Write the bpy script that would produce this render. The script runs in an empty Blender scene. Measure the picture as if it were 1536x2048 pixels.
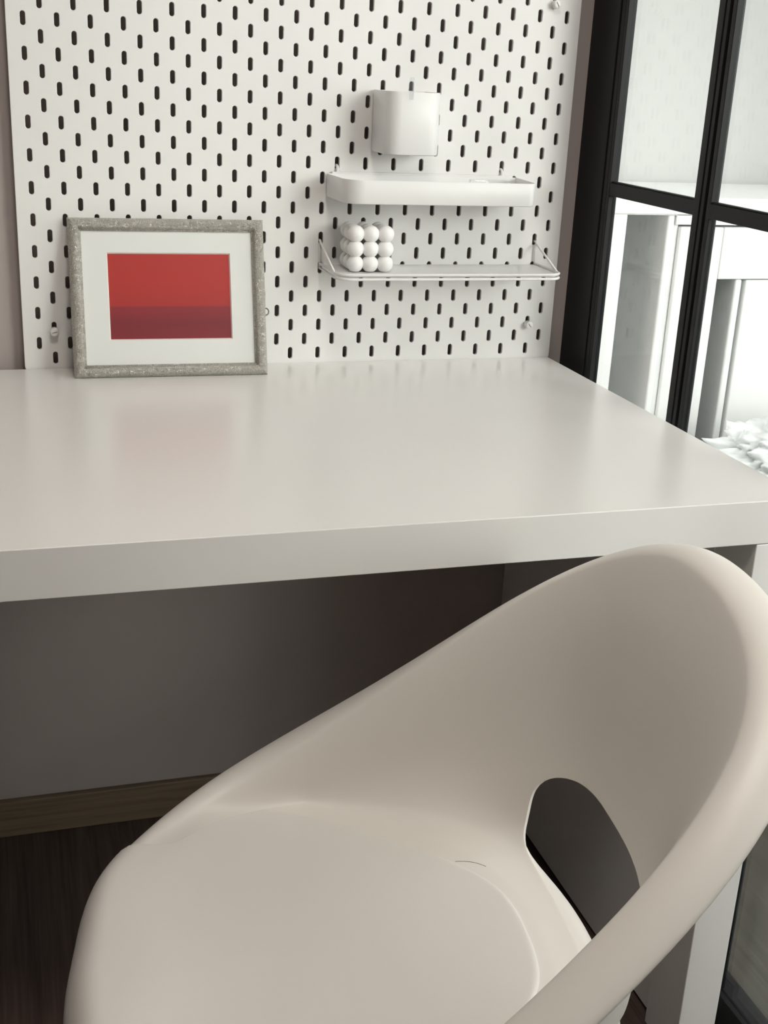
import bpy, bmesh, math, random
import numpy as np
from mathutils import Vector, Matrix

random.seed(7)
SC = bpy.context.scene
COL = SC.collection

# ------------------------------------------------------------------ camera
cam_d = bpy.data.cameras.new('camera')
cam = bpy.data.objects.new('camera', cam_d)
COL.objects.link(cam)
cam_d.sensor_fit = 'VERTICAL'
cam_d.sensor_height = 24.0
cam_d.lens = 2420.16 * 24.0 / 2048.0
cam_d.clip_start = 0.01
rx = Vector((0.955066, -0.292807, 0.045961))
ry = Vector((-0.058851, -0.339323, -0.938827))
rz = Vector((0.290491, 0.893937, -0.341308))
m = Matrix.Identity(4)
for i in range(3):
    m[i][0] = rx[i]; m[i][1] = -ry[i]; m[i][2] = -rz[i]
m[0][3], m[1][3], m[2][3] = -0.022786, -1.641847, 0.398306 + 0.724
cam.matrix_world = m
SC.camera = cam

# ------------------------------------------------------------------ world: even overcast sky
W = bpy.data.worlds.new('overcast_sky')
SC.world = W
W.use_nodes = True
bg = W.node_tree.nodes['Background']
bg.inputs['Color'].default_value = (1.0, 0.975, 0.955, 1)
bg.inputs['Strength'].default_value = 4.1
# low hazy sun, softened by thin cloud, from the right
sun_d = bpy.data.lights.new('hazy_sun', 'SUN')
sun_d.energy = 1.6
sun_d.angle = math.radians(22)
sun_d.color = (1.0, .965, .92)
sun = bpy.data.objects.new('hazy_sun', sun_d); COL.objects.link(sun)
sun.location = (6, -8, 4)
sun.rotation_euler = Vector((-.53, .85, -.22)).to_track_quat('-Z', 'Y').to_euler()
SC.view_settings.view_transform = 'Standard'
SC.view_settings.look = 'None'
SC.view_settings.exposure = -0.12
SC.view_settings.gamma = 1.0
SC.view_settings.use_curve_mapping = False
try:
    SC.cycles.max_bounces = 7
    SC.cycles.diffuse_bounces = 4
    SC.cycles.glossy_bounces = 3
    SC.cycles.use_adaptive_sampling = True
    SC.cycles.adaptive_threshold = .1
    SC.cycles.transparent_max_bounces = 10
    SC.cycles.use_denoising = True
except Exception:
    pass

# ------------------------------------------------------------------ materials
def new_mat(name):
    mt = bpy.data.materials.new(name)
    mt.use_nodes = True
    nt = mt.node_tree
    return mt, nt, nt.nodes['Principled BSDF']

def plain(name, col, rough=0.5, metal=0.0, spec=0.5, noise=0.0, nscale=30.0, bump=0.0, bscale=200.0, coat=0.0):
    mt, nt, b = new_mat(name)
    b.inputs['Base Color'].default_value = (*col, 1)
    b.inputs['Roughness'].default_value = rough
    b.inputs['Metallic'].default_value = metal
    b.inputs['Specular IOR Level'].default_value = spec
    b.inputs['Coat Weight'].default_value = coat
    tc = nt.nodes.new('ShaderNodeTexCoord')
    if noise:
        n = nt.nodes.new('ShaderNodeTexNoise'); n.inputs['Scale'].default_value = nscale
        n.inputs['Detail'].default_value = 4
        nt.links.new(tc.outputs['Object'], n.inputs['Vector'])
        r = nt.nodes.new('ShaderNodeValToRGB')
        r.color_ramp.elements[0].position = .3; r.color_ramp.elements[1].position = .7
        r.color_ramp.elements[0].color = (*[c * (1 - noise) for c in col], 1)
        r.color_ramp.elements[1].color = (*[min(1, c * (1 + noise)) for c in col], 1)
        nt.links.new(n.outputs['Fac'], r.inputs['Fac'])
        nt.links.new(r.outputs['Color'], b.inputs['Base Color'])
    if bump:
        n2 = nt.nodes.new('ShaderNodeTexNoise'); n2.inputs['Scale'].default_value = bscale
        nt.links.new(tc.outputs['Object'], n2.inputs['Vector'])
        bp = nt.nodes.new('ShaderNodeBump'); bp.inputs['Strength'].default_value = bump
        bp.inputs['Distance'].default_value = 0.001
        nt.links.new(n2.outputs['Fac'], bp.inputs['Height'])
        nt.links.new(bp.outputs['Normal'], b.inputs['Normal'])
    return mt

def wood(name, dark, light, axis='Y', scale=1.0, rough=0.45):
    mt, nt, b = new_mat(name)
    tc = nt.nodes.new('ShaderNodeTexCoord')
    mp = nt.nodes.new('ShaderNodeMapping')
    s = [38 * scale, 38 * scale, 38 * scale]
    s['XYZ'.index(axis)] = 1.6 * scale
    mp.inputs['Scale'].default_value = s
    nt.links.new(tc.outputs['Object'], mp.inputs['Vector'])
    n1 = nt.nodes.new('ShaderNodeTexNoise'); n1.inputs['Scale'].default_value = 1.0
    n1.inputs['Detail'].default_value = 8; n1.inputs['Roughness'].default_value = .65
    n1.inputs['Distortion'].default_value = .8
    nt.links.new(mp.outputs['Vector'], n1.inputs['Vector'])
    mp2 = nt.nodes.new('ShaderNodeMapping')
    s2 = [190 * scale] * 3; s2['XYZ'.index(axis)] = 5 * scale
    mp2.inputs['Scale'].default_value = s2
    nt.links.new(tc.outputs['Object'], mp2.inputs['Vector'])
    n2 = nt.nodes.new('ShaderNodeTexNoise'); n2.inputs['Scale'].default_value = 1.0
    n2.inputs['Detail'].default_value = 4
    nt.links.new(mp2.outputs['Vector'], n2.inputs['Vector'])
    mx = nt.nodes.new('ShaderNodeMath'); mx.operation = 'MULTIPLY_ADD'
    mx.inputs[1].default_value = .45
    ad = nt.nodes.new('ShaderNodeMath'); ad.operation = 'MULTIPLY'; ad.inputs[1].default_value = .55
    nt.links.new(n1.outputs['Fac'], ad.inputs[0])
    nt.links.new(n2.outputs['Fac'], mx.inputs[0]); nt.links.new(ad.outputs[0], mx.inputs[2])
    r = nt.nodes.new('ShaderNodeValToRGB')
    r.color_ramp.elements[0].position = .36; r.color_ramp.elements[1].position = .64
    r.color_ramp.elements[0].color = (*dark, 1); r.color_ramp.elements[1].color = (*light, 1)
    nt.links.new(mx.outputs[0], r.inputs['Fac'])
    nt.links.new(r.outputs['Color'], b.inputs['Base Color'])
    b.inputs['Roughness'].default_value = rough
    bp = nt.nodes.new('ShaderNodeBump'); bp.inputs['Strength'].default_value = .15
    bp.inputs['Distance'].default_value = .001
    nt.links.new(mx.outputs[0], bp.inputs['Height']); nt.links.new(bp.outputs['Normal'], b.inputs['Normal'])
    return mt

def glass_mat(name, tint=(0.95, 0.98, 0.97), rough=0.0, ior=1.5):
    mt = bpy.data.materials.new(name); mt.use_nodes = True
    nt = mt.node_tree; nt.nodes.clear()
    out = nt.nodes.new('ShaderNodeOutputMaterial')
    t = nt.nodes.new('ShaderNodeBsdfTransparent'); t.inputs['Color'].default_value = (*tint, 1)
    g = nt.nodes.new('ShaderNodeBsdfGlossy'); g.inputs['Roughness'].default_value = rough
    # Schlick reflectance (the same from both sides of the sheet)
    ge = nt.nodes.new('ShaderNodeNewGeometry')
    dt = nt.nodes.new('ShaderNodeVectorMath'); dt.operation = 'DOT_PRODUCT'
    nt.links.new(ge.outputs['Incoming'], dt.inputs[0]); nt.links.new(ge.outputs['Normal'], dt.inputs[1])
    ab = nt.nodes.new('ShaderNodeMath'); ab.operation = 'ABSOLUTE'; nt.links.new(dt.outputs['Value'], ab.inputs[0])
    om = nt.nodes.new('ShaderNodeMath'); om.operation = 'SUBTRACT'; om.inputs[0].default_value = 1; nt.links.new(ab.outputs[0], om.inputs[1])
    pw = nt.nodes.new('ShaderNodeMath'); pw.operation = 'POWER'; pw.inputs[1].default_value = 5; nt.links.new(om.outputs[0], pw.inputs[0])
    f0 = ((ior - 1) / (ior + 1)) ** 2
    f = nt.nodes.new('ShaderNodeMath'); f.operation = 'MULTIPLY_ADD'; f.inputs[1].default_value = 1 - f0; f.inputs[2].default_value = f0
    nt.links.new(pw.outputs[0], f.inputs[0])
    mix = nt.nodes.new('ShaderNodeMixShader')
    nt.links.new(f.outputs[0], mix.inputs['Fac'])
    nt.links.new(t.outputs[0], mix.inputs[1]); nt.links.new(g.outputs[0], mix.inputs[2])
    nt.links.new(mix.outputs[0], out.inputs['Surface'])
    return mt

def crackle(name):
    """silver-leaf frame moulding with a fine vermicular relief"""
    mt, nt, b = new_mat(name)
    tc = nt.nodes.new('ShaderNodeTexCoord')
    n0 = nt.nodes.new('ShaderNodeTexNoise'); n0.inputs['Scale'].default_value = 130
    n0.inputs['Detail'].default_value = 2; n0.inputs['Distortion'].default_value = 2.5
    nt.links.new(tc.outputs['Object'], n0.inputs['Vector'])
    wv = nt.nodes.new('ShaderNodeMath'); wv.operation = 'PINGPONG'; wv.inputs[1].default_value = .07
    nt.links.new(n0.outputs['Fac'], wv.inputs[0])
    ml = nt.nodes.new('ShaderNodeMath'); ml.operation = 'MULTIPLY'; ml.inputs[1].default_value = 1 / .07
    nt.links.new(wv.outputs[0], ml.inputs[0])
    r = nt.nodes.new('ShaderNodeValToRGB')
    r.color_ramp.elements[0].position = .2; r.color_ramp.elements[1].position = .8
    r.color_ramp.elements[0].color = (.38, .36, .32, 1); r.color_ramp.elements[1].color = (.70, .67, .61, 1)
    nt.links.new(ml.outputs[0], r.inputs['Fac'])
    nt.links.new(r.outputs['Color'], b.inputs['Base Color'])
    b.inputs['Metallic'].default_value = .45
    b.inputs['Roughness'].default_value = .34
    bp = nt.nodes.new('ShaderNodeBump'); bp.inputs['Strength'].default_value = .7; bp.inputs['Distance'].default_value = .001
    nt.links.new(ml.outputs[0], bp.inputs['Height']); nt.links.new(bp.outputs['Normal'], b.inputs['Normal'])
    return mt

def sea_print(name, zlo, zhi):
    """printed photograph: red sky over a darker red sea (flat print)"""
    mt, nt, b = new_mat(name)
    tc = nt.nodes.new('ShaderNodeTexCoord')
    sx = nt.nodes.new('ShaderNodeSeparateXYZ'); nt.links.new(tc.outputs['Object'], sx.inputs[0])
    mr = nt.nodes.new('ShaderNodeMapRange'); mr.inputs['From Min'].default_value = zlo; mr.inputs['From Max'].default_value = zhi
    nt.links.new(sx.outputs['Z'], mr.inputs['Value'])
    mp = nt.nodes.new('ShaderNodeMapping'); mp.inputs['Scale'].default_value = (14, 1, 240)
    nt.links.new(tc.outputs['Object'], mp.inputs['Vector'])
    n = nt.nodes.new('ShaderNodeTexNoise'); n.inputs['Scale'].default_value = 1; n.inputs['Detail'].default_value = 4
    nt.links.new(mp.outputs['Vector'], n.inputs['Vector'])
    r = nt.nodes.new('ShaderNodeValToRGB')
    e = r.color_ramp.elements
    e[0].position = 0; e[0].color = (.22, .010, .016, 1)
    e[1].position = 1; e[1].color = (.40, .022, .016, 1)
    for p, c in ((.20, (.20, .010, .016, 1)), (.34, (.27, .014, .017, 1)), (.375, (.25, .015, .019, 1)), (.40, (.37, .020, .017, 1)), (.70, (.41, .022, .016, 1))):
        q = e.new(p); q.color = c
    nt.links.new(mr.outputs[0], r.inputs['Fac'])
    lt = nt.nodes.new('ShaderNodeMath'); lt.operation = 'LESS_THAN'; lt.inputs[1].default_value = .38
    nt.links.new(mr.outputs[0], lt.inputs[0])
    mu = nt.nodes.new('ShaderNodeMath'); mu.operation = 'MULTIPLY'
    nt.links.new(n.outputs['Fac'], mu.inputs[0]); nt.links.new(lt.outputs[0], mu.inputs[1])
    m2 = nt.nodes.new('ShaderNodeMath'); m2.operation = 'MULTIPLY'; m2.inputs[1].default_value = .35
    nt.links.new(mu.outputs[0], m2.inputs[0])
    mix = nt.nodes.new('ShaderNodeMixRGB'); mix.inputs[2].default_value = (.10, .02, .04, 1)
    nt.links.new(m2.outputs[0], mix.inputs[0]); nt.links.new(r.outputs['Color'], mix.inputs[1])
    nt.links.new(mix.outputs[0], b.inputs['Base Color'])
    b.inputs['Roughness'].default_value = .5
    return mt

M = dict(
    wall=plain('greige_wall_paint', (.44, .385, .368), .7, spec=.25, noise=.03, nscale=3, bump=.06, bscale=350),
    ceil=plain('ceiling_paint', (.74, .70, .64), .8, spec=.2),
    floor=wood('dark_laminate', (.042, .026, .022), (.115, .080, .068), 'Y', 1.0, .5),
    floor_out=wood('balcony_laminate', (.030, .025, .017), (.080, .068, .050), 'Y', 1.0, .5),
    base=wood('baseboard_wood', (.13, .096, .064), (.24, .185, .125), 'X', 1.0, .5),
    desk=plain('white_foil', (.80, .785, .765), .25, spec=.5),
    board=plain('white_powder_coat', (.815, .805, .79), .45, spec=.4, bump=.03, bscale=900),
    acc=plain('white_steel_accessory', (.755, .75, .74), .35, spec=.5),
    knob=plain('white_plastic_knob', (.82, .81, .79), .4),
    slot=plain('grey_slot', (.25, .24, .23), .6),
    candle=plain('white_wax', (.86, .85, .84), .42, spec=.4),
    chair=plain('white_moulded_plastic', (.80, .765, .715), .42, spec=.45),
    pad=plain('white_seat_plastic', (.80, .77, .73), .42, spec=.45),
    black=plain('black_aluminium', (.012, .012, .013), .45, spec=.2),
    gasket=plain('black_gasket', (.006, .006, .006), .6, spec=.2),
    glass=glass_mat('window_glass'),
    clear=glass_mat('clear_acrylic', (.93, .94, .94), .02),
    cab=plain('white_lacquer', (.82, .83, .825), .4),
    bay_shade=plain('bay_shade_grey', (.40, .41, .40), .5),  # shade inside the open bays, painted as an even grey
    outwall=plain('pale_grey_render', (.53, .536, .53), .8, spec=.2, noise=.01, nscale=2),
    bag=plain('white_film', (.80, .815, .815), .25, spec=.6),
    box=plain('dark_storage_board', (.035, .032, .028), .6),
    frame=crackle('silver_crackle'),
    mat=plain('mat_board', (.74, .75, .73), .8, spec=.15),
    bevel=plain('mat_bevel', (.85, .74, .70), .8, spec=.15),
    back=plain('brown_backing', (.16, .12, .09), .8),
    metal=plain('dark_steel', (.16, .16, .15), .35, metal=.8),
    hair=plain('dark_hair', (.05, .04, .03), .5),
)

# ------------------------------------------------------------------ helpers
def link(name, mesh, mat, parent=None):
    o = bpy.data.objects.new(name, mesh)
    COL.objects.link(o)
    if mat is not None:
        mesh.materials.append(mat)
    if parent is not None:
        o.parent = parent
    return o

def from_bm(name, bm, mat, parent=None, smooth=False):
    me = bpy.data.meshes.new(name)
    bmesh.ops.recalc_face_normals(bm, faces=bm.faces)
    bm.to_mesh(me); bm.free()
    if smooth:
        for p in me.polygons: p.use_smooth = True
    return link(name, me, mat, parent)

def from_py(name, v, f, mat, parent=None, smooth=False):
    me = bpy.data.meshes.new(name)
    me.from_pydata([tuple(map(float, q)) for q in v], [], [tuple(map(int, q)) for q in f])
    me.update()
    if smooth:
        for p in me.polygons: p.use_smooth = True
    return link(name, me, mat, parent)

def add_box(bm, x0, x1, y0, y1, z0, z1):
    vs = [bm.verts.new((x, y, z)) for x in (x0, x1) for y in (y0, y1) for z in (z0, z1)]
    for f in ((0, 1, 3, 2), (4, 6, 7, 5), (0, 4, 5, 1), (2, 3, 7, 6), (0, 2, 6, 4), (1, 5, 7, 3)):
        bm.faces.new([vs[i] for i in f])

def boxes(name, lst, mat, parent=None, bevel=0.0, seg=2):
    bm = bmesh.new()
    for b in lst: add_box(bm, *b)
    o = from_bm(name, bm, mat, parent)
    if bevel:
        md = o.modifiers.new('bevel', 'BEVEL'); md.width = bevel; md.segments = seg
        md.limit_method = 'ANGLE'; md.angle_limit = math.radians(40)
        for p in o.data.polygons: p.use_smooth = True
        try:
            w = o.modifiers.new('wn', 'WEIGHTED_NORMAL'); w.keep_sharp = True
        except Exception:
            pass
    return o

def tube(name, pts, rad, mat, parent=None, seg=10, closed=False, into=None):
    bm = into or bmesh.new()
    pts = [Vector(p) for p in pts]; n = len(pts); rings = []
    prev = None
    for i, p in enumerate(pts):
        if closed: t = pts[(i + 1) % n] - pts[i - 1]
        else: t = pts[min(i + 1, n - 1)] - pts[max(i - 1, 0)]
        t.normalize()
        if prev is None:
            ref = Vector((0, 0, 1)) if abs(t.z) < .9 else Vector((1, 0, 0))
            u = t.cross(ref).normalized()
        else:
            u = (prev - t * prev.dot(t)).normalized()
        prev = u
        w = t.cross(u)
        rings.append([bm.verts.new(p + rad * (math.cos(2 * math.pi * k / seg) * u + math.sin(2 * math.pi * k / seg) * w)) for k in range(seg)])
    for i in range(n if closed else n - 1):
        a, b = rings[i], rings[(i + 1) % n]
        for k in range(seg):
            bm.faces.new((a[k], a[(k + 1) % seg], b[(k + 1) % seg], b[k]))
    if not closed:
        bm.faces.new(rings[0][::-1]); bm.faces.new(rings[-1])
    if into is None:
        return from_bm(name, bm, mat, parent, True)

def lathe(name, prof, mat, parent, axis='Y', seg=28, loc=(0, 0, 0)):
    """prof: list of (radius, height) swept about an axis"""
    bm = bmesh.new(); rings = []
    for r, h in prof:
        ring = []
        for k in range(seg):
            a = 2 * math.pi * k / seg
            c, s = r * math.cos(a), r * math.sin(a)
            q = (c, h, s) if axis == 'Y' else (c, s, h)
            ring.append(bm.verts.new(Vector(q) + Vector(loc)))
        rings.append(ring)
    for a, b in zip(rings[:-1], rings[1:]):
        for k in range(seg):
            bm.faces.new((a[k], a[(k + 1) % seg], b[(k + 1) % seg], b[k]))
    bm.faces.new(rings[0]); bm.faces.new(rings[-1])
    o = from_bm(name, bm, mat, parent, True)
    return o

def smooth_by_angle(o, ang=35):
    for p in o.data.polygons: p.use_smooth = True
    md = o.modifiers.new('edge', 'EDGE_SPLIT'); md.split_angle = math.radians(ang)

def thing(name, label, cat, loc=(0, 0, 0), group=None):
    o = bpy.data.objects.new(name, None); COL.objects.link(o)
    o.empty_display_size = .05
    o.location = loc
    o['label'] = label; o['category'] = cat
    if group: o['group'] = group
    return o

def tag(o, label, cat, group=None):
    o['label'] = label; o['category'] = cat
    if group: o['group'] = group
    return o

def struct(o, label=None, cat=None):
    o['kind'] = 'structure'
    if label: o['label'] = label
    if cat: o['category'] = cat
    return o

# ------------------------------------------------------------------ the room
ZB = 0.724      # height of the pegboard's lower edge
ZD = 0.730      # desk top
XW = 0.788      # inner face of the black glazed partition
YW = 0.020      # back wall
RX0, RY0, RZ1 = -2.1, -3.5, 2.55
GY0 = -1.5990   # the glazing ends here; an added unseen wall blocks the sun beyond
OX1, OY1, OYR = 2.05, 0.62, -6.0

struct(boxes('floor', [(RX0, .862, RY0, YW, -.05, 0)], M['floor']), 'dark brown wood laminate floor of the room', 'floor')
struct(boxes('ceiling', [(RX0, XW + .07, RY0, YW + .12, RZ1, RZ1 + .1)], M['ceil']), 'plain white ceiling above the room', 'ceiling')
struct(boxes('wall_back', [(RX0, XW + .05, YW, YW + .12, 0, RZ1)], M['wall']), 'greige painted wall behind desk and pegboard', 'wall')
struct(boxes('wall_left', [(RX0 - .1, RX0, RY0, YW + .12, 0, RZ1)], M['wall']), 'greige painted side wall out of view', 'wall')
struct(boxes('wall_rear', [(RX0, XW + .07, RY0 - .1, RY0, 0, RZ1)], M['ceil']), 'pale wall behind the viewer', 'wall')
struct(boxes('baseboard_back', [(RX0, XW, YW - .012, YW, 0, .061)], M['base'], bevel=.002), 'brown wood baseboard under greige wall', 'baseboard')
struct(boxes('wall_sun_block', [(XW + .016, XW + .09, RY0, GY0 - .0005, 0, RZ1)], M['ceil']), 'unseen pale side wall added to block sun past the glazing', 'wall')  # unseen wall, put in to cut the sun towards the left
# the bright enclosed balcony beyond the glass
struct(boxes('floor_balcony', [(.862, OX1, OYR, OY1, -.05, 0)], M['floor_out']), 'brown wood floor beyond the black sliding door', 'floor')
struct(boxes('wall_balcony', [(XW + .05, OX1, OY1, OY1 + .1, 0, RZ1)], M['outwall']), 'bright white end wall beyond the glass', 'wall')
OYS = -1.15      # unseen roof and outer wall reach to here, added to shade the end wall
struct(boxes('wall_outer_shade', [(OX1, OX1 + .1, -.25, OY1 + .1, 0, RZ1), (OX1, OX1 + .1, OYS, -.25, 0, .40), (OX1, OX1 + .1, OYS, -.25, 1.75, RZ1)], M['outwall']), 'unseen pale outer wall added to shade the balcony end', 'wall')  # added sun blocker; its opening lets side light reach the chair
struct(boxes('wall_parapet_shade', [(OX1, OX1 + .1, OYR, OYS, 0, 1.05)], M['outwall']), 'unseen pale parapet raised to block low daylight', 'wall')  # unseen; height set to keep light off the low parts
struct(boxes('roof_shade', [(XW + .07, OX1 + .1, OYS, OY1 + .1, RZ1, RZ1 + .1)], M['outwall']), 'unseen roof slab added to shade the balcony end wall', 'ceiling')  # unseen slab, added to keep sky light off the end wall

# ------------------------------------------------------------------ black framed glazing
win = bpy.data.objects.new('window_1', None); COL.objects.link(win); win.location = (XW, YW, 0)
struct(win, 'black aluminium sliding glass partition with narrow panes right of desk', 'window')
def wpart(name, lst, mat, bevel=.0012):
    lst = [(a - XW, b - XW, c - YW, d - YW, e, f) for a, b, c, d, e, f in lst]
    return boxes(name, lst, mat, win, bevel)
WT = 2.40
wpart('jamb', [(XW, XW + .016, -.0610, YW - .0005, 0, WT)], M['black'])
wpart('sash_stile', [(XW + .0015, XW + .013, -.0735, -.0635, .05, WT - .05), (XW + .0005, XW + .013, -.0835, -.0760, .05, WT - .05),
                     (XW + .006, XW + .0125, -.0765, -.0605, .05, WT - .05)], M['black'], .0007)
pitch = .2585
mull = []
yl = -.3065
while yl > GY0 + .1:
    mull.append(yl); yl -= pitch
mun_z = [(.470, .490), (.9755, .9950), (1.4805, 1.500), (1.9855, 2.005)]
for k, y in enumerate(mull):
    wpart('mullion', [(XW, XW + .013, y - .0130, y, .05, WT - .05), (XW + .0012, XW + .013, y - .0215, y - .0138, .05, WT - .05),
                      (XW + .002, XW + .013, y - .0350, y - .0265, .05, WT - .05), (XW + .007, XW + .0125, y - .0345, y - .0005, .05, WT - .05)], M['black'], .0007)
edges = [-.0835] + [e for y in mull for e in (y, y - .0350)] + [GY0]
panes_y = [(edges[2 * i + 1], edges[2 * i]) for i in range(len(edges) // 2)]
zs = [.05] + [e for a in mun_z for e in a] + [WT - .05]
panes_z = [(zs[2 * i], zs[2 * i + 1]) for i in range(len(zs) // 2)]
for k, (y0, y1) in enumerate(panes_y):
    for (z0, z1) in mun_z:
        wpart('muntin', [(XW + .001, XW + .012, y0, y1, z0, z1 - .0022), (XW + .004, XW + .011, y0, y1, z1 - .0023, z1)], M['black'], .0008)
    for (z0, z1) in panes_z:
        wpart('pane', [(XW + .0065, XW + .0105, y0, y1, z0, z1)], M['glass'], 0)
wpart('bottom_rail', [(XW, XW + .024, GY0, -.0625, 0, .05)], M['black'])
wpart('floor_track', [(XW + .026, XW + .070, GY0, -.0625, -.004, .006), (XW + .040, XW + .044, GY0, -.0625, .005, .014)], M['black'], 0)
wpart('top_rail', [(XW, XW + .07, GY0, YW - .001, WT - .05, RZ1)], M['black'])
wpart('end_jamb', [(XW, XW + .016, GY0 - .06, GY0, 0, WT)], M['black'])

# ------------------------------------------------------------------ desk
desk = thing('desk', 'long white foiled desk with thick edge in front of pegboard', 'desk', (.058, -.325, 0))
DX, DY = .058, -.325
def dpart(name, lst, bevel=.0012):
    return boxes(name, [(a - DX, b - DX, c - DY, d - DY, e, f) for a, b, c, d, e, f in lst], M['desk'], desk, bevel)
dpart('tabletop', [(-.642, .758, -.650, -.0012, ZD - .0475, ZD)], .0010)
for x0, x1 in ((.7055, .7570), (-.641, -.5895)):
    dpart('leg', [(x0, x1, -.6495, -.578, 0, ZD - .0482)])
for x0, x1 in ((.716, .740), (-.624, -.600)):
    dpart('side_panel', [(x0, x1, -.562, -.003, .004, ZD - .0482)])

# ------------------------------------------------------------------ pegboard
BW, BH, BT = .76, .56, .005
peg = thing('pegboard', 'large white perforated steel pegboard mounted above the desk', 'pegboard', (.38, 0, ZB))
def make_board():
    V = {}; verts = []; faces = []
    def v(x, z):
        k = (round(x * 1e5), round(z * 1e5))
        if k not in V:
            V[k] = len(verts); verts.append((x, z))
        return V[k]
    hw, hh, NS = .0031, .0082, 8
    def cell(xc, zc):
        x0, x1, z0, z1 = xc - .02, xc + .02, zc - .01, zc + .01
        arc = lambda a0, a1, zz: [(xc + hw * math.cos(a0 + (a1 - a0) * k / NS), zz + hw * math.sin(a0 + (a1 - a0) * k / NS)) for k in range(NS + 1)]
        zt, zb = zc + hh - hw, zc - hh + hw
        left = arc(math.pi / 2, math.pi, zt) + arc(math.pi, 1.5 * math.pi, zb)
        right = arc(-math.pi / 2, 0, zb) + arc(0, math.pi / 2, zt)
        faces.append([v(xc, z1)] + [v(*p) for p in left] + [v(xc, z0), v(x0, z0), v(x0, z1)])
        faces.append([v(xc, z0)] + [v(*p) for p in right] + [v(xc, z1), v(x1, z1), v(x1, z0)])
    for j in range(27):
        z = .02 + .02 * j
        if j % 2 == 1:
            for i in range(0, 37, 2): cell(.02 + .02 * i, z)
        else:
            for i in range(1, 36, 2): cell(.02 + .02 * i, z)
            faces.append([v(0, z - .01), v(.02, z - .01), v(.02, z + .01), v(0, z + .01)])
            faces.append([v(.74, z - .01), v(.76, z - .01), v(.76, z + .01), v(.74, z + .01)])
    rc = .0098
    def corner(cx, cz, a0):
        return [v(cx + rc * math.cos(a0 + math.pi / 2 * k / 6), cz + rc * math.sin(a0 + math.pi / 2 * k / 6)) for k in range(7)]
    for zb, ze, up in ((.01, 0., False), (.55, .56, True)):
        inner = [v(x, zb) for x in [0] + [.02 * k for k in range(1, 38)] + [.76]]
        if not up:
            outer = corner(rc, rc, math.pi) + corner(BW - rc, rc, 1.5 * math.pi)
            faces.append(outer + inner[::-1])
        else:
            outer = corner(BW - rc, BH - rc, 0) + corner(rc, BH - rc, .5 * math.pi)
            faces.append(inner + outer)
    bm = bmesh.new()
    bv = [bm.verts.new((x - .38, 0, z)) for x, z in verts]
    for f in faces:
        g = []
        for q in f:
            if not g or g[-1] != q: g.append(q)
        if g[0] == g[-1]: g.pop()
        bm.faces.new([bv[q] for q in g])
    bmesh.ops.recalc_face_normals(bm, faces=bm.faces)
    bm.normal_update()
    if next(iter(bm.faces)).normal.y > 0:
        bmesh.ops.reverse_faces(bm, faces=bm.faces)
    geom = bmesh.ops.extrude_face_region(bm, geom=list(bm.faces))
    for g in geom['geom']:
        if isinstance(g, bmesh.types.BMVert): g.co.y += BT
    bm.normal_update()
    o = from_bm('panel', bm, M['board'], peg)
    md = o.modifiers.new('bevel', 'BEVEL'); md.width = .0007; md.segments = 2
    md.limit_method = 'ANGLE'; md.angle_limit = math.radians(60)
    return o
make_board()
def knob(i, z, ang):
    x = .02 + .02 * i - .38
    k = lathe('mounting_knob', [(.0028, .018), (.0028, .002), (.0056, .0005), (.0056, -.0088), (.0050, -.0098), (.003, -.0102)], M['knob'], peg, 'Y', 28, (x, 0, z))
    bm = bmesh.new(); add_box(bm, -.0034, .0034, -.0107, -.0096, -.0004, .0004)
    s = from_bm('slot', bm, M['slot'], k)
    s.rotation_euler = (0, ang, 0); s.location = (x, 0, z)
    return k
knob(1, .0562, math.radians(-14)); knob(35, .0562, math.radians(52)); knob(1, .4955, .4); knob(35, .4955, 1.0)

# ------------------------------------------------------------------ rounded trays / cups
def rrect(x0, x1, y0, y1, r_front, r_back, n=7):
    """outline in XY, y0 = front (towards the room), counter-clockwise"""
    pts = []
    for cx, cy, r, a in ((x0 + r_front, y0 + r_front, r_front, math.pi), (x1 - r_front, y0 + r_front, r_front, 1.5 * math.pi),
                         (x1 - r_back, y1 - r_back, r_back, 0), (x0 + r_back, y1 - r_back, r_back, .5 * math.pi)):
        for k in range(n):
            t = a + math.pi / 2 * k / (n - 1)
            pts.append((cx + r * math.cos(t), cy + r * math.sin(t)))
    return pts
def cup(name, mat, parent, x0, x1, y0, y1, z0, z1, rf, rb, wall, floor_z, taper=0.0, er=.0025):
    """open container: rounded-rectangle walls with thickness and a rounded foot"""
    rings = []
    def ring(off, z, tp=0.0):
        rings.append([(x, y, z) for x, y in rrect(x0 + off + tp, x1 - off - tp, y0 + off + tp, y1 - off, max(rf - off, .001), max(rb - off, .0008))])
    tp = lambda z: taper * (z1 - z) / (z1 - z0)
    ring(er, z0, tp(z0)); ring(er * .3, z0 + er * .3, tp(z0)); ring(0, z0 + er, tp(z0)); ring(0, z1 - .0008, 0); ring(.0005, z1, 0)
    ring(wall - .0004, z1, 0); ring(wall, z1 - .0008, 0); ring(wall, floor_z + .002, tp(floor_z)); ring(wall + .002, floor_z, tp(floor_z))
    n = len(rings[0]); bm = bmesh.new()
    R = [[bm.verts.new(p) for p in r] for r in rings]
    for a, b in zip(R[:-1], R[1:]):
        for k in range(n): bm.faces.new((a[k], a[(k + 1) % n], b[(k + 1) % n], b[k]))
    bm.faces.new(R[0][::-1]); bm.faces.new(R[-1])
    o = from_bm(name, bm, mat, parent)
    smooth_by_angle(o, 40)
    return o

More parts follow.
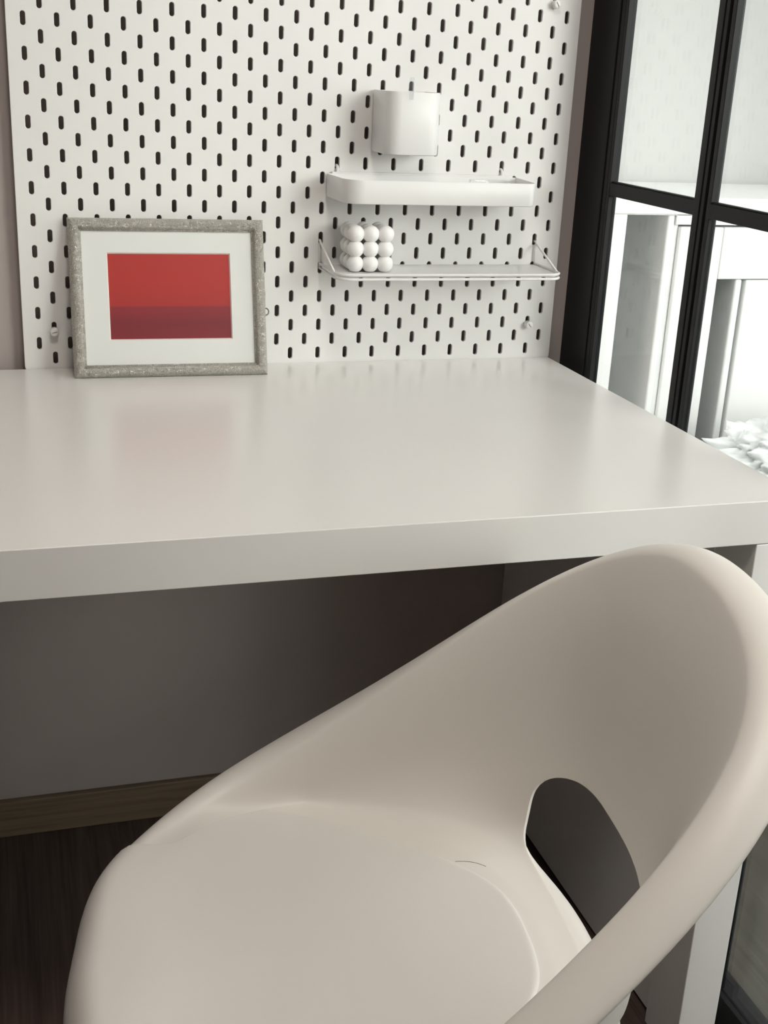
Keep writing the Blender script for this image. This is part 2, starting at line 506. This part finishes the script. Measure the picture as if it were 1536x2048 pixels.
# square cup on the pegboard
cx, cz = .503, ZB + .297
pot = thing('pegboard_cup', 'white rounded square cup hung on pegboard above the tray', 'container', (cx, -.038, cz))
cup('body', M['acc'], pot, .4655 - cx, .5405 - cx, -.0765 + .038, -.0035 + .038, 0, .079, .0185, .004, .0018, .004)
for hx in (.48, .52):
    tube('hook', [(hx - cx, .036, .060), (hx - cx, .036, .0735), (hx - cx, .0375, .0755), (hx - cx, .042, .0765), (hx - cx, .050, .0765)], .0014, M['acc'], pot)
clip = thing('clear_hook', 'small clear plastic clip on the rim of the white cup', 'clip', (.4945, -.0765, ZB + .3765))
boxes('strip', [(-.0030, .0030, -.0045, -.0018, -.0100, .0170)], M['clear'], clip, .0008)
boxes('tongue', [(-.0028, .0028, -.0018, .0050, .0005, .0030)], M['clear'], clip, .0006)

# shallow long tray
cx, cz = .543, ZB + .236
tray = thing('pegboard_tray', 'long shallow white tray clipped to pegboard over the wire shelf', 'tray', (cx, -.05, cz))
def tray_mesh():
    xb0, xb1 = .404 - cx, .683 - cx; xf0, xf1 = .3985 - cx + .008, .6730 - cx
    yb, yf = -.004 + .05, -.1 + .05
    def out(off, z, r):
        pts = []
        k0 = .0
        cs = [(xf0 + off, yf + off), (xf1 - off, yf + off), (xb1 - off, yb - off), (xb0 + off, yb - off)]
        rr = [max(r - off, .002), max(r * .55 - off, .002), max(.004 - off, .0012), max(.004 - off, .0012)]
        for i in range(4):
            p = Vector((*cs[i], 0)); a = Vector((*cs[i - 1], 0)); b = Vector((*cs[(i + 1) % 4], 0))
            d1 = (a - p).normalized(); d2 = (b - p).normalized()
            h = d1.angle(d2) / 2; t = rr[i] / math.tan(h); c = p + (d1 + d2).normalized() * rr[i] / math.sin(h)
            s = p + d1 * t - c; e = p + d2 * t - c
            a0 = math.atan2(s.y, s.x); a1 = math.atan2(e.y, e.x)
            while a1 < a0: a1 += 2 * math.pi
            for k in range(9):
                q = a0 + (a1 - a0) * k / 8
                pts.append((c.x + rr[i] * math.cos(q), c.y + rr[i] * math.sin(q), z))
        return pts
    rings = [out(.003, 0, .026), out(.0008, .0008, .026), out(0, .003, .026), out(0, .0300, .026), out(.0004, .0306, .026),
             out(.0014, .0306, .026), out(.0018, .0300, .026), out(.0018, .005, .026), out(.0035, .003, .026)]
    bm = bmesh.new(); R = [[bm.verts.new(p) for p in r] for r in rings]; n = len(R[0])
    for a, b in zip(R[:-1], R[1:]):
        for k in range(n): bm.faces.new((a[k], a[(k + 1) % n], b[(k + 1) % n], b[k]))
    bm.faces.new(R[0][::-1]); bm.faces.new(R[-1])
    o = from_bm('body', bm, M['acc'], tray); smooth_by_angle(o, 40)
tray_mesh()
boxes('rail', [(.412 - cx, .676 - cx, .0452, .0482, .0285, .0330)], M['acc'], tray, .0008)
for hx in (.42, .66):
    tube('hook', [(hx - cx, .0475, .026), (hx - cx, .0475, .0360), (hx - cx, .0485, .0392), (hx - cx, .052, .0405), (hx - cx, .060, .0405)], .0021, M['acc'], tray)
case = cup('clear_case', M['clear'], None, -.026, .026, -.016, .016, 0, .0255, .003, .003, .0012, .0015)
case.location = (.628, -.040, cz + .0032)
tag(case, 'small clear plastic case lying inside the shallow white tray', 'case')

# ------------------------------------------------------------------ wire shelf with plate
cx, cz = .56, ZB + .1425
shelf = thing('wire_shelf', 'white pegboard shelf with triangular wire brackets holding bubble candle', 'shelf', (cx, -.05, cz))
XL, XR, YF, YB = .3985 - cx, .7215 - cx, -.104 + .05, -.004 + .05
def shelf_plate():
    bm = bmesh.new(); o = rrect(XL + .003, XR - .003, YF + .003, YB, .018, .002, 9)
    rings = [[bm.verts.new((x, y, z)) for x, y in o] for z in (0, .0022)]
    n = len(o)
    for k in range(n): bm.faces.new((rings[0][k], rings[0][(k + 1) % n], rings[1][(k + 1) % n], rings[1][k]))
    bm.faces.new(rings[0][::-1]); bm.faces.new(rings[1])
    q = from_bm('plate', bm, M['acc'], shelf); smooth_by_angle(q, 30)
shelf_plate()
rim_pts = rrect(XL, XR, YF, YB + .05, .020, .002, 9)
U = rim_pts[0:18]      # left front corner + right front corner
for nm, dz in (('rim_wire', .0034), ('rim_wire', -.0024)):
    path = [(XL, YB, dz)] + [(x, y, dz) for x, y in U] + [(XR, YB, dz)]
    tube(nm, path, .0019, M['acc'], shelf, 10)
for sx, x in ((1, XL), (-1, XR)):
    br = tube('bracket_wire', [(x, .055, .0345), (x, YB + .001, .0345), (x, YB - .001, .0325), (x, YF + .021, .0036)], .0016, M['acc'], shelf, 10)
    tube('upright_wire', [(x, YB, .0335), (x, YB, -.0024)], .0016, M['acc'], shelf, 10)
# bubble candle
def candle():
    bm = bmesh.new(); d = .0205; r = .0114
    for i in range(3):
        for j in range(3):
            for k in range(3):
                mtx = Matrix.Translation(((i - 1) * d, (j - 1) * d, .0104 + k * .0196))
                bmesh.ops.create_uvsphere(bm, u_segments=28, v_segments=18, radius=r, matrix=mtx)
    # flat foot
    for v in bm.verts:
        if v.co.z < .0002: v.co.z = .0002
    o = from_bm('bubble_candle', bm, M['candle'], None, True)
    o.location = (.4512, -.0505, cz + .0030)
    o.rotation_euler = (0, 0, math.radians(-2))
    tag(o, 'white bubble cube candle standing on the wire shelf', 'candle')
candle()

# ------------------------------------------------------------------ leaning picture frame
FW, FH = .2540, .2052
lean = math.radians(14.3)
pf = thing('picture_frame', 'silver crackled picture frame with red seascape leaning on pegboard', 'picture frame', (.1872, -.0640, ZD + .0004))
pf.rotation_euler = (-lean, 0, math.radians(-1.2))
# frame local axes: x width, z up the picture, y = towards the board
def rail(name, a, b, inward):
    """mitred moulding from corner a to corner b (outer edge), profile rounded"""
    prof = [(0, .010), (0, .0015), (.001, -.0005), (.0028, -.0042), (.0055, -.0068), (.0082, -.0076), (.0108, -.0064), (.0132, -.0034), (.0142, -.0004), (.0160, .0004), (.0166, .0018), (.0166, .010)]
    a = Vector(a); b = Vector(b); t = (b - a).normalized(); w = Vector(inward)
    bm = bmesh.new(); A = []; B = []
    for u, y in prof:
        A.append(bm.verts.new(a + w * u + t * u + Vector((0, y, 0))))
        B.append(bm.verts.new(b + w * u - t * u + Vector((0, y, 0))))
    n = len(prof)
    for k in range(n): bm.faces.new((A[k], A[(k + 1) % n], B[(k + 1) % n], B[k]))
    bm.faces.new(A[::-1]); bm.faces.new(B)
    o = from_bm(name, bm, M['frame'], pf); smooth_by_angle(o, 50)
h = FW / 2
rail('frame_rail', (-h, 0, 0), (h, 0, 0), (0, 0, 1)); rail('frame_rail', (h, 0, FH), (-h, 0, FH), (0, 0, -1))
rail('frame_rail', (-h, 0, FH), (-h, 0, 0), (1, 0, 0)); rail('frame_rail', (h, 0, 0), (h, 0, FH), (-1, 0, 0))
px0, px1, pz0, pz1 = -.0795, .0815, .0485, .1615
def mat_board():
    bm = bmesh.new(); e = .0158
    o = [(-h + e, e), (h - e, e), (h - e, FH - e), (-h + e, FH - e)]; i = [(px0, pz0), (px1, pz0), (px1, pz1), (px0, pz1)]
    V1 = [bm.verts.new((x, .0030, z)) for x, z in o]; V2 = [bm.verts.new((x, .0030, z)) for x, z in i]
    V4 = [bm.verts.new((x, .0052, z)) for x, z in o]; V5 = [bm.verts.new((x, .0052, z)) for x, z in i]
    for k in range(4):
        q = (k + 1) % 4
        bm.faces.new((V1[k], V1[q], V2[q], V2[k])); bm.faces.new((V4[k], V5[k], V5[q], V4[q]))
        bm.faces.new((V2[k], V2[q], V5[q], V5[k])); bm.faces.new((V1[k], V4[k], V4[q], V1[q]))
    from_bm('mat', bm, M['mat'], pf)
    # bevelled cut edge of the mat
    bm = bmesh.new(); d = .0014
    i2 = [(px0 + d, pz0 + d), (px1 - d, pz0 + d), (px1 - d, pz1 - d), (px0 + d, pz1 - d)]
    A = [bm.verts.new((x, .00295, z)) for x, z in i]; B = [bm.verts.new((x, .00515, z)) for x, z in i2]
    for k in range(4):
        q = (k + 1) % 4; bm.faces.new((A[k], A[q], B[q], B[k]))
    from_bm('mat_bevel', bm, M['bevel'], pf)
mat_board()
boxes('print', [(px0 - .004, px1 + .004, .0053, .0056, pz0 - .004, pz1 + .004)], sea_print('red_seascape_print', pz0, pz1), pf)
boxes('backing', [(-h + .012, h - .012,   .0062, .0095, .012, FH - .012)], M['back'], pf)
ring_pts = [(h + .0012 + .0042 * math.cos(t * 2 * math.pi / 20), .0075, .0845 + .0046 * math.sin(t * 2 * math.pi / 20)) for t in range(20)]
tube('hanging_ring', ring_pts, .0009, M['metal'], pf, 8, closed=True)

# ------------------------------------------------------------------ moulded armchair
CC = (0.1564, -0.8714); CPH = 0.1167
KN = np.radians([0, 25, 50, 75, 100, 118, 140, 160, 180])
RK = np.array([0.3555, 0.3605, 0.306, 0.2676, 0.2455, 0.2237, 0.1948, 0.1711, 0.1646])
HK = np.array([0.7811, 0.7366, 0.6235, 0.5314, 0.4774, 0.4605, 0.46, 0.4585, 0.458])
KC = np.radians([0, 24, 36, 58, 78, 95, 113, 125, 150, 180])
VC = np.array([.218, .218, .211, .204, .213, .222, .218, .198, .150, .130])
LA = (0.0202, 0.0106)
ZC = .456
def cubp(k, v, x):
    kk = np.concatenate([-k[:0:-1], k, 2 * np.pi - k[-2:0:-1]]); vv = np.concatenate([v[:0:-1], v, v[-2:0:-1]])
    kk = np.concatenate([kk, [kk[0] + 2 * np.pi]]); vv = np.concatenate([vv, [vv[0]]])
    n = len(kk) - 1; h_ = np.diff(kk); A = np.zeros((n, n)); b = np.zeros(n)
    for i in range(n):
        im = (i - 1) % n; ip = (i + 1) % n
        A[i, im] += h_[im]; A[i, i] += 2 * (h_[im] + h_[i]); A[i, ip] += h_[i]
        b[i] = 6 * ((vv[i + 1] - vv[i]) / h_[i] - (vv[i] - vv[im]) / h_[im])
    mm = np.linalg.solve(A, b); mm = np.concatenate([mm, [mm[0]]])
    x = (x - kk[0]) % (2 * np.pi) + kk[0]
    i = np.clip(np.searchsorted(kk, x, side='right') - 1, 0, n - 1); t = x - kk[i]; u = kk[i + 1] - x
    return (mm[i] * u ** 3 + mm[i + 1] * t ** 3) / (6 * h_[i]) + (vv[i] / h_[i] - mm[i] * h_[i] / 6) * u + (vv[i + 1] / h_[i] - mm[i + 1] * h_[i] / 6) * t
def sstep(a, b, x):
    t = np.clip((x - a) / (b - a), 0, 1); return t * t * (3 - 2 * t)
HSL = .205
HS, HA, HSC, HN = .155, math.radians(26.6), 1.338, 2.8      # opening in the lower back
def hole_g(al, s):
    aw = (al + np.pi) % (2 * np.pi) - np.pi
    return (np.abs(aw / HA) ** HN + np.abs((s - HSC) / np.where(s < HSC, HSL, HS)) ** HN) ** (1 / HN)
def lipdims(al):
    aa = np.abs((al + np.pi) % (2 * np.pi) - np.pi)
    w = 1 - sstep(np.radians(72), np.radians(135), aa)
    a = .026 + (LA[0] - .026) * w; b = .045 + (LA[1] - .045) * w
    return w, a, b, np.pi / 2 + (np.pi / 2 - .25) * w
def rc_of(al):
    w, a, b, th0 = lipdims(al)
    return np.minimum(cubp(KC, VC, al), cubp(KN, RK, al) - a * (1 - np.cos(th0)) - .012 - .03 * (1 - w))
def prof(al, s):
    R = cubp(KN, RK, al); H = cubp(KN, HK, al)
    w, a, b, th0 = lipdims(al)
    Rw = R - a * (1 - np.cos(th0)); Hw = H - b * (1 - np.sin(th0))
    rc = rc_of(al); zc = ZC
    s0 = np.clip(s, 0, 1); z0 = zc - .010 + .010 * s0 ** 2; r0 = rc * s0
    t = np.clip(s - 1, 0, 1)
    P1r = rc + (.80 * w + .35 * (1 - w)) * (Rw - rc); P1z = zc + .004 * w + .002 * (1 - w)
    tx = a * np.sin(th0); tz = -b * np.cos(th0); tn = np.hypot(tx, tz); L = .5 * w * np.abs(Hw - zc) + .35 * (1 - w) * (Rw - rc)
    P2r = Rw - L * tx / tn; P2z = Hw - L * tz / tn
    rb = (1 - t) ** 3 * rc + 3 * (1 - t) ** 2 * t * P1r + 3 * (1 - t) * t * t * P2r + t ** 3 * Rw
    zb = (1 - t) ** 3 * zc + 3 * (1 - t) ** 2 * t * P1z + 3 * (1 - t) * t * t * P2z + t ** 3 * Hw
    v = np.clip(s - 2, 0, 1); th = th0 + (np.radians(-18) * w - th0) * v
    rl = Rw + a * (np.cos(th) - np.cos(th0)); zl = Hw + b * (np.sin(th) - np.sin(th0))
    r = np.where(s <= 1, r0, np.where(s <= 2, rb, rl)); z = np.where(s <= 1, z0, np.where(s <= 2, zb, zl))
    # the seat's rear edge rolls down into the opening
    g = hole_g(al, s)
    roll = np.clip(1 - (g - 1) / 1.05, 0, 1) ** 2 * sstep(1.44, 1.28, s)
    z = z - .015 * roll
    r = r + .004 * roll
    return r, z
def surf(al, s):
    r, z = prof(al, s); d = al - CPH
    return np.stack([r * np.cos(d), r * np.sin(d), z], -1)

chair = thing('armchair', 'white moulded plastic tub armchair with an opening in its back', 'chair', (CC[0], CC[1], 0))
def shell():
    NA = 480
    sv = np.concatenate([np.linspace(.06, 1, 14), np.linspace(1, 2, 67)[1:], np.linspace(2, 3, 19)[1:]])
    AL = np.linspace(-np.pi, np.pi, NA, endpoint=False); NSV = len(sv)
    A, S = np.meshgrid(AL, sv, indexing='ij')
    A = A.copy(); S = S.copy()
    inside = hole_g(A, S) < 1
    # snap inside vertices that still border an outside one onto the opening's outline
    keepf = []
    for i in range(NA):
        i2 = (i + 1) % NA
        for j in range(NSV - 1):
            c = (int(inside[i, j]) + int(inside[i2, j]) + int(inside[i, j + 1]) + int(inside[i2, j + 1]))
            if c < 3: keepf.append((i, j, i2, j + 1))
    for i in range(NA):
        for j in range(NSV):
            if inside[i, j]:
                g = hole_g(A[i, j], S[i, j])
                if g > .55:
                    A[i, j] = A[i, j] / g; S[i, j] = HSC + (S[i, j] - HSC) / g
    # outside vertices left on the ragged border are pulled in as well
    kept = np.zeros((NA, NSV), bool); cnt = np.zeros((NA, NSV), int)
    for i, j, i2, j2 in keepf:
        for a, b in ((i, j), (i2, j), (i, j2), (i2, j2)): cnt[a, b] += 1
    for i in range(NA):
        for j in range(2, NSV - 2):
            if 0 < cnt[i, j] < 4 and not inside[i, j]:
                g = hole_g(A[i, j], S[i, j])
                if g < 1.35:
                    A[i, j] = A[i, j] / g; S[i, j] = HSC + (S[i, j] - HSC) / g
    P = surf(A, S)
    verts = [(0, 0, ZC - .010)]; idx = -np.ones((NA, NSV), int)
    for i in range(NA):
        for j in range(NSV):
            if cnt[i, j]:
                idx[i, j] = len(verts); verts.append(tuple(P[i, j]))
    faces = [(idx[i, j], idx[i, j2], idx[i2, j2], idx[i2, j]) for i, j, i2, j2 in keepf]
    faces = [(a, d, c, b) for a, b, c, d in faces]
    faces = [f[::-1] for f in faces]
    for i in range(NA): faces.append((0, idx[i, 0], idx[(i + 1) % NA, 0]))
    o = from_py('shell', verts, faces, M['chair'], chair, True)
    bm = bmesh.new(); bm.from_mesh(o.data)
    bmesh.ops.remove_doubles(bm, verts=bm.verts, dist=1e-5)
    bmesh.ops.recalc_face_normals(bm, faces=bm.faces)
    up = [f for f in bm.faces if f.calc_center_median().xy.length < .05]
    if up and up[0].normal.z < 0: bmesh.ops.reverse_faces(bm, faces=bm.faces)
    bm.to_mesh(o.data); bm.free()
    for p in o.data.polygons: p.use_smooth = True
    md = o.modifiers.new('thickness', 'SOLIDIFY'); md.thickness = .0045; md.offset = -1
    bv = o.modifiers.new('edge', 'BEVEL'); bv.width = .0016; bv.segments = 2; bv.limit_method = 'ANGLE'; bv.angle_limit = math.radians(50)
    return o
shell()
PK = np.radians([0, 16, 29, 53, 75, 86, 95, 105, 115, 125, 150, 180])
PR = np.array([.2085, .2085, .1985, .1840, .1923, .1997, .2055, .2082, .2074, .1988, .16, .14])
def seat_pad():
    NA = 240
    AL = np.linspace(-np.pi, np.pi, NA, endpoint=False)
    aa = np.abs(AL)
    sb = cubp(PK, PR, AL) / rc_of(AL)
    fr = sstep(np.radians(114), np.radians(140), aa)
    sb = sb * (1 - fr) + 3.04 * fr
    us = np.concatenate([np.linspace(.05, .93, 30), [.95, .965, .977, .985, .990, .994, .997, 1.0]])
    hs = np.where(us < .977, 1.0, np.sqrt(np.clip(1 - ((us - .977) / .023) ** 2, 0, 1)))
    verts = [(0, 0, ZC - .010 + .0026)]; N = len(us)
    for i in range(NA):
        s = np.minimum(us * sb[i], 3.0); al = np.full(N, AL[i]); e = 1e-3
        P = surf(al, s); du = P - surf(al, s - e); da = surf(al + e, s) - P
        n = np.cross(du, da); n /= np.linalg.norm(n, axis=1)[:, None]; n *= np.sign(n[0, 2])
        Q = P + n * (.0034 * hs - .0004)[:, None]
        verts += [tuple(q) for q in Q]
    faces = []
    for i in range(NA):
        a = 1 + i * N; b = 1 + ((i + 1) % NA) * N
        faces.append((0, a, b))
        for j in range(N - 1): faces.append((a + j, a + j + 1, b + j + 1, b + j))
    from_py('seat_panel', verts, faces, M['pad'], chair, True)
seat_pad()
def rear_skirt():
    # the seat's rear edge carries on over a soft bend as a short skirt below the opening
    NA, NT = 90, 22
    verts = []; faces = []
    for i in range(NA + 1):
        al = np.radians(-24.6 + 49.2 * i / NA); q = min(abs(al) / HA, 1.0)
        s0 = HSC - HSL * (1 - q ** HN) ** (1 / HN)
        r0, z0 = prof(np.array([al]), np.array([s0])); r0 = float(r0[0]) - .0012; z0 = float(z0[0]) - .0012
        r0 -= .003 * (1 - q ** 3) - .0012 * q ** 3
        reach = .003 + .036 * (1 - q ** 3)
        P = [(r0, z0), (r0 + .62 * reach, z0 - .0005), (r0 + reach, z0 - .012), (r0 + reach - .002, .345)]
        for j in range(NT + 1):
            t = j / NT; b = ((1 - t) ** 3, 3 * (1 - t) ** 2 * t, 3 * (1 - t) * t * t, t ** 3)
            r = sum(w * p[0] for w, p in zip(b, P)); z = sum(w * p[1] for w, p in zip(b, P))
            verts.append((r * math.cos(al - CPH), r * math.sin(al - CPH), z))
    for i in range(NA):
        for j in range(NT):
            a = i * (NT + 1) + j; faces.append((a, a + 1, a + NT + 2, a + NT + 1))
    o = from_py('rear_skirt', verts, faces, M['chair'], chair, True)
    md = o.modifiers.new('thickness', 'SOLIDIFY'); md.thickness = .004; md.offset = -1
    if o.data.polygons[0].normal.z < 0: o.data.flip_normals()
rear_skirt()
def loc2(fwd, side, z):
    """chair axes: fwd towards the seat front, side towards the desk"""
    d = -CPH
    ux, uy = -math.cos(d), -math.sin(d)
    vx, vy = math.sin(-d), math.cos(d)
    return (fwd * ux + side * vx, fwd * uy + side * vy, z)
def cleg(f0, s0, f1, s1):
    bm = bmesh.new(); rings = []
    for t in range(9):
        q = t / 8; c = Vector(loc2(f0 + (f1 - f0) * q, s0 + (s1 - s0) * q, .435 * (1 - q)))
        r = .021 - .007 * q
        rings.append([bm.verts.new(c + Vector((r * math.cos(k * math.pi / 8), r * math.sin(k * math.pi / 8), 0))) for k in range(16)])
    for a, b in zip(rings[:-1], rings[1:]):
        for k in range(16): bm.faces.new((a[k], a[(k + 1) % 16], b[(k + 1) % 16], b[k]))
    bm.faces.new(rings[0]); bm.faces.new(rings[-1])
    from_bm('leg', bm, M['chair'], chair, True)
for f0, f1 in ((.095, .165), (-.13, -.21)):
    for s in (-1, 1): cleg(f0, s * .145, f1, s * .20)
# a loose hair lying on the seat
hp = []
for k in range(14):
    t = k / 13
    hp.append((.3325 + .024 * t, -.803 - .013 * t - .003 * math.sin(t * 3.1), .4655 + .004 * math.sin(t * math.pi)))
hr = tube('hair_strand', hp, .00022, M['hair'], None, 5)
tag(hr, 'single short dark hair lying on the white chair seat', 'hair')

# ------------------------------------------------------------------ added ceiling fill lamp, unseen above the frame
lamp = thing('fill_lamp', 'added flat round white fill lamp out of view above the chair', 'lamp', (.20, -1.40, RZ1))
lathe('housing', [(.235, -.002), (.250, -.012), (.250, -.050), (.243, -.056)], M['acc'], lamp, 'Z', 48)
lathe('diffuser', [(.238, -.0565), (.236, -.066), (.215, -.071), (.02, -.074)], plain('opal_diffuser', (.85, .84, .82), .5), lamp, 'Z', 48)
ld = bpy.data.lights.new('fill_light', 'AREA'); ld.shape = 'DISK'; ld.size = .44; ld.energy = 17; ld.color = (1.0, .93, .85)  # added fill for desktop and seat
lo = bpy.data.objects.new('fill_light', ld); COL.objects.link(lo); lo.parent = lamp; lo.location = (0, 0, -.078)

# ------------------------------------------------------------------ beyond the glass
UY = .30
cab = thing('white_cabinet', 'white lacquered cabinet with tall open bays seen through the glass', 'cabinet', (1.25, .45, 0))
def cpart(name, lst, mat, bevel=.003):
    return boxes(name, [(a - 1.25, b - 1.25, c - .45, d - .45, e, f) for a, b, c, d, e, f in lst], mat, cab, bevel)
zt = ZB + .215
cpart('top_panel', [(.955, 1.62, UY - .004, OY1 - .01, zt - .03, zt)], M['cab'])
cpart('upper_rail', [(.960, 1.127, UY, UY + .30, ZB + .185, zt - .031), (1.127, 1.61, UY, UY + .30, ZB + .168, zt - .031)], M['cab'], 0)
cpart('stile', [(.960, 1.030, UY, UY + .02, .02, ZB + .185)], M['cab'])
cpart('stile', [(1.137, 1.226, UY, UY + .02, .02, ZB + .1640)], M['cab'])
cpart('bay_side', [(1.112, 1.127, UY + .004, UY + .29, .02, ZB + .185)], M['cab'], .004)
cpart('bay_side', [(1.127, 1.1365, UY + .008, UY + .29, .02, ZB + .185)], M['cab'], .002)
cpart('cross_rail', [(1.226, 1.61, UY, UY + .02, ZB + .0705, ZB + .1640)], M['cab'])
cpart('bay_side', [(1.267, 1.282, UY + .004, UY + .29, .02, ZB + .0700)], M['cab'], .004)
cpart('door', [(1.288, 1.605, UY + .002, UY + .02, .06, ZB + .0690)], M['cab'])
cpart('side_panel', [(.960, .978, UY + .02, UY + .30, .02, ZB + .185)], M['cab'])
cpart('side_panel', [(1.59, 1.61, UY + .02, UY + .30, .02, ZB + .168)], M['cab'])
cpart('shaded_back_panel', [(.979, 1.589, UY + .22, UY + .235, .02, ZB + .185)], M['bay_shade'], 0)  # bay shade is put into this panel's colour
cpart('plinth', [(.962, 1.608, UY + .02, UY + .28, 0, .0195)], M['cab'], 0)

box = thing('storage_box', 'dark storage box on the balcony floor below the plastic bag', 'box', (1.34, .12, 0))
boxes('body', [(-.22, .30, -.14, .14, 0, .40)], M['box'], box, .004)
boxes('lid', [(-.226, .306, -.146, .146, .401, .43)], M['box'], box, .004)
def bag():
    bm = bmesh.new()
    bmesh.ops.create_icosphere(bm, subdivisions=6, radius=1.0)
    from mathutils import noise
    for v in bm.verts:
        p = v.co.copy()
        q = Vector((p.x * 3.4, p.y * 2.6, p.z * 2.2))
        a = abs(noise.noise(q)) + .55 * abs(noise.noise(q * 2.3 + Vector((3, 1, 7)))) + .3 * abs(noise.noise(q * 4.7))
        k = .78 + .42 * a
        v.co = Vector((p.x * .20 * k, p.y * .10 * k, max(p.z * .088 * k + .066, .0)))
    o = from_bm('plastic_bag', bm, M['bag'], None, True)
    o.location = (1.335, .10, .4308)
    tag(o, 'crumpled white plastic bag beyond the glass at the desk edge', 'bag')
bag()
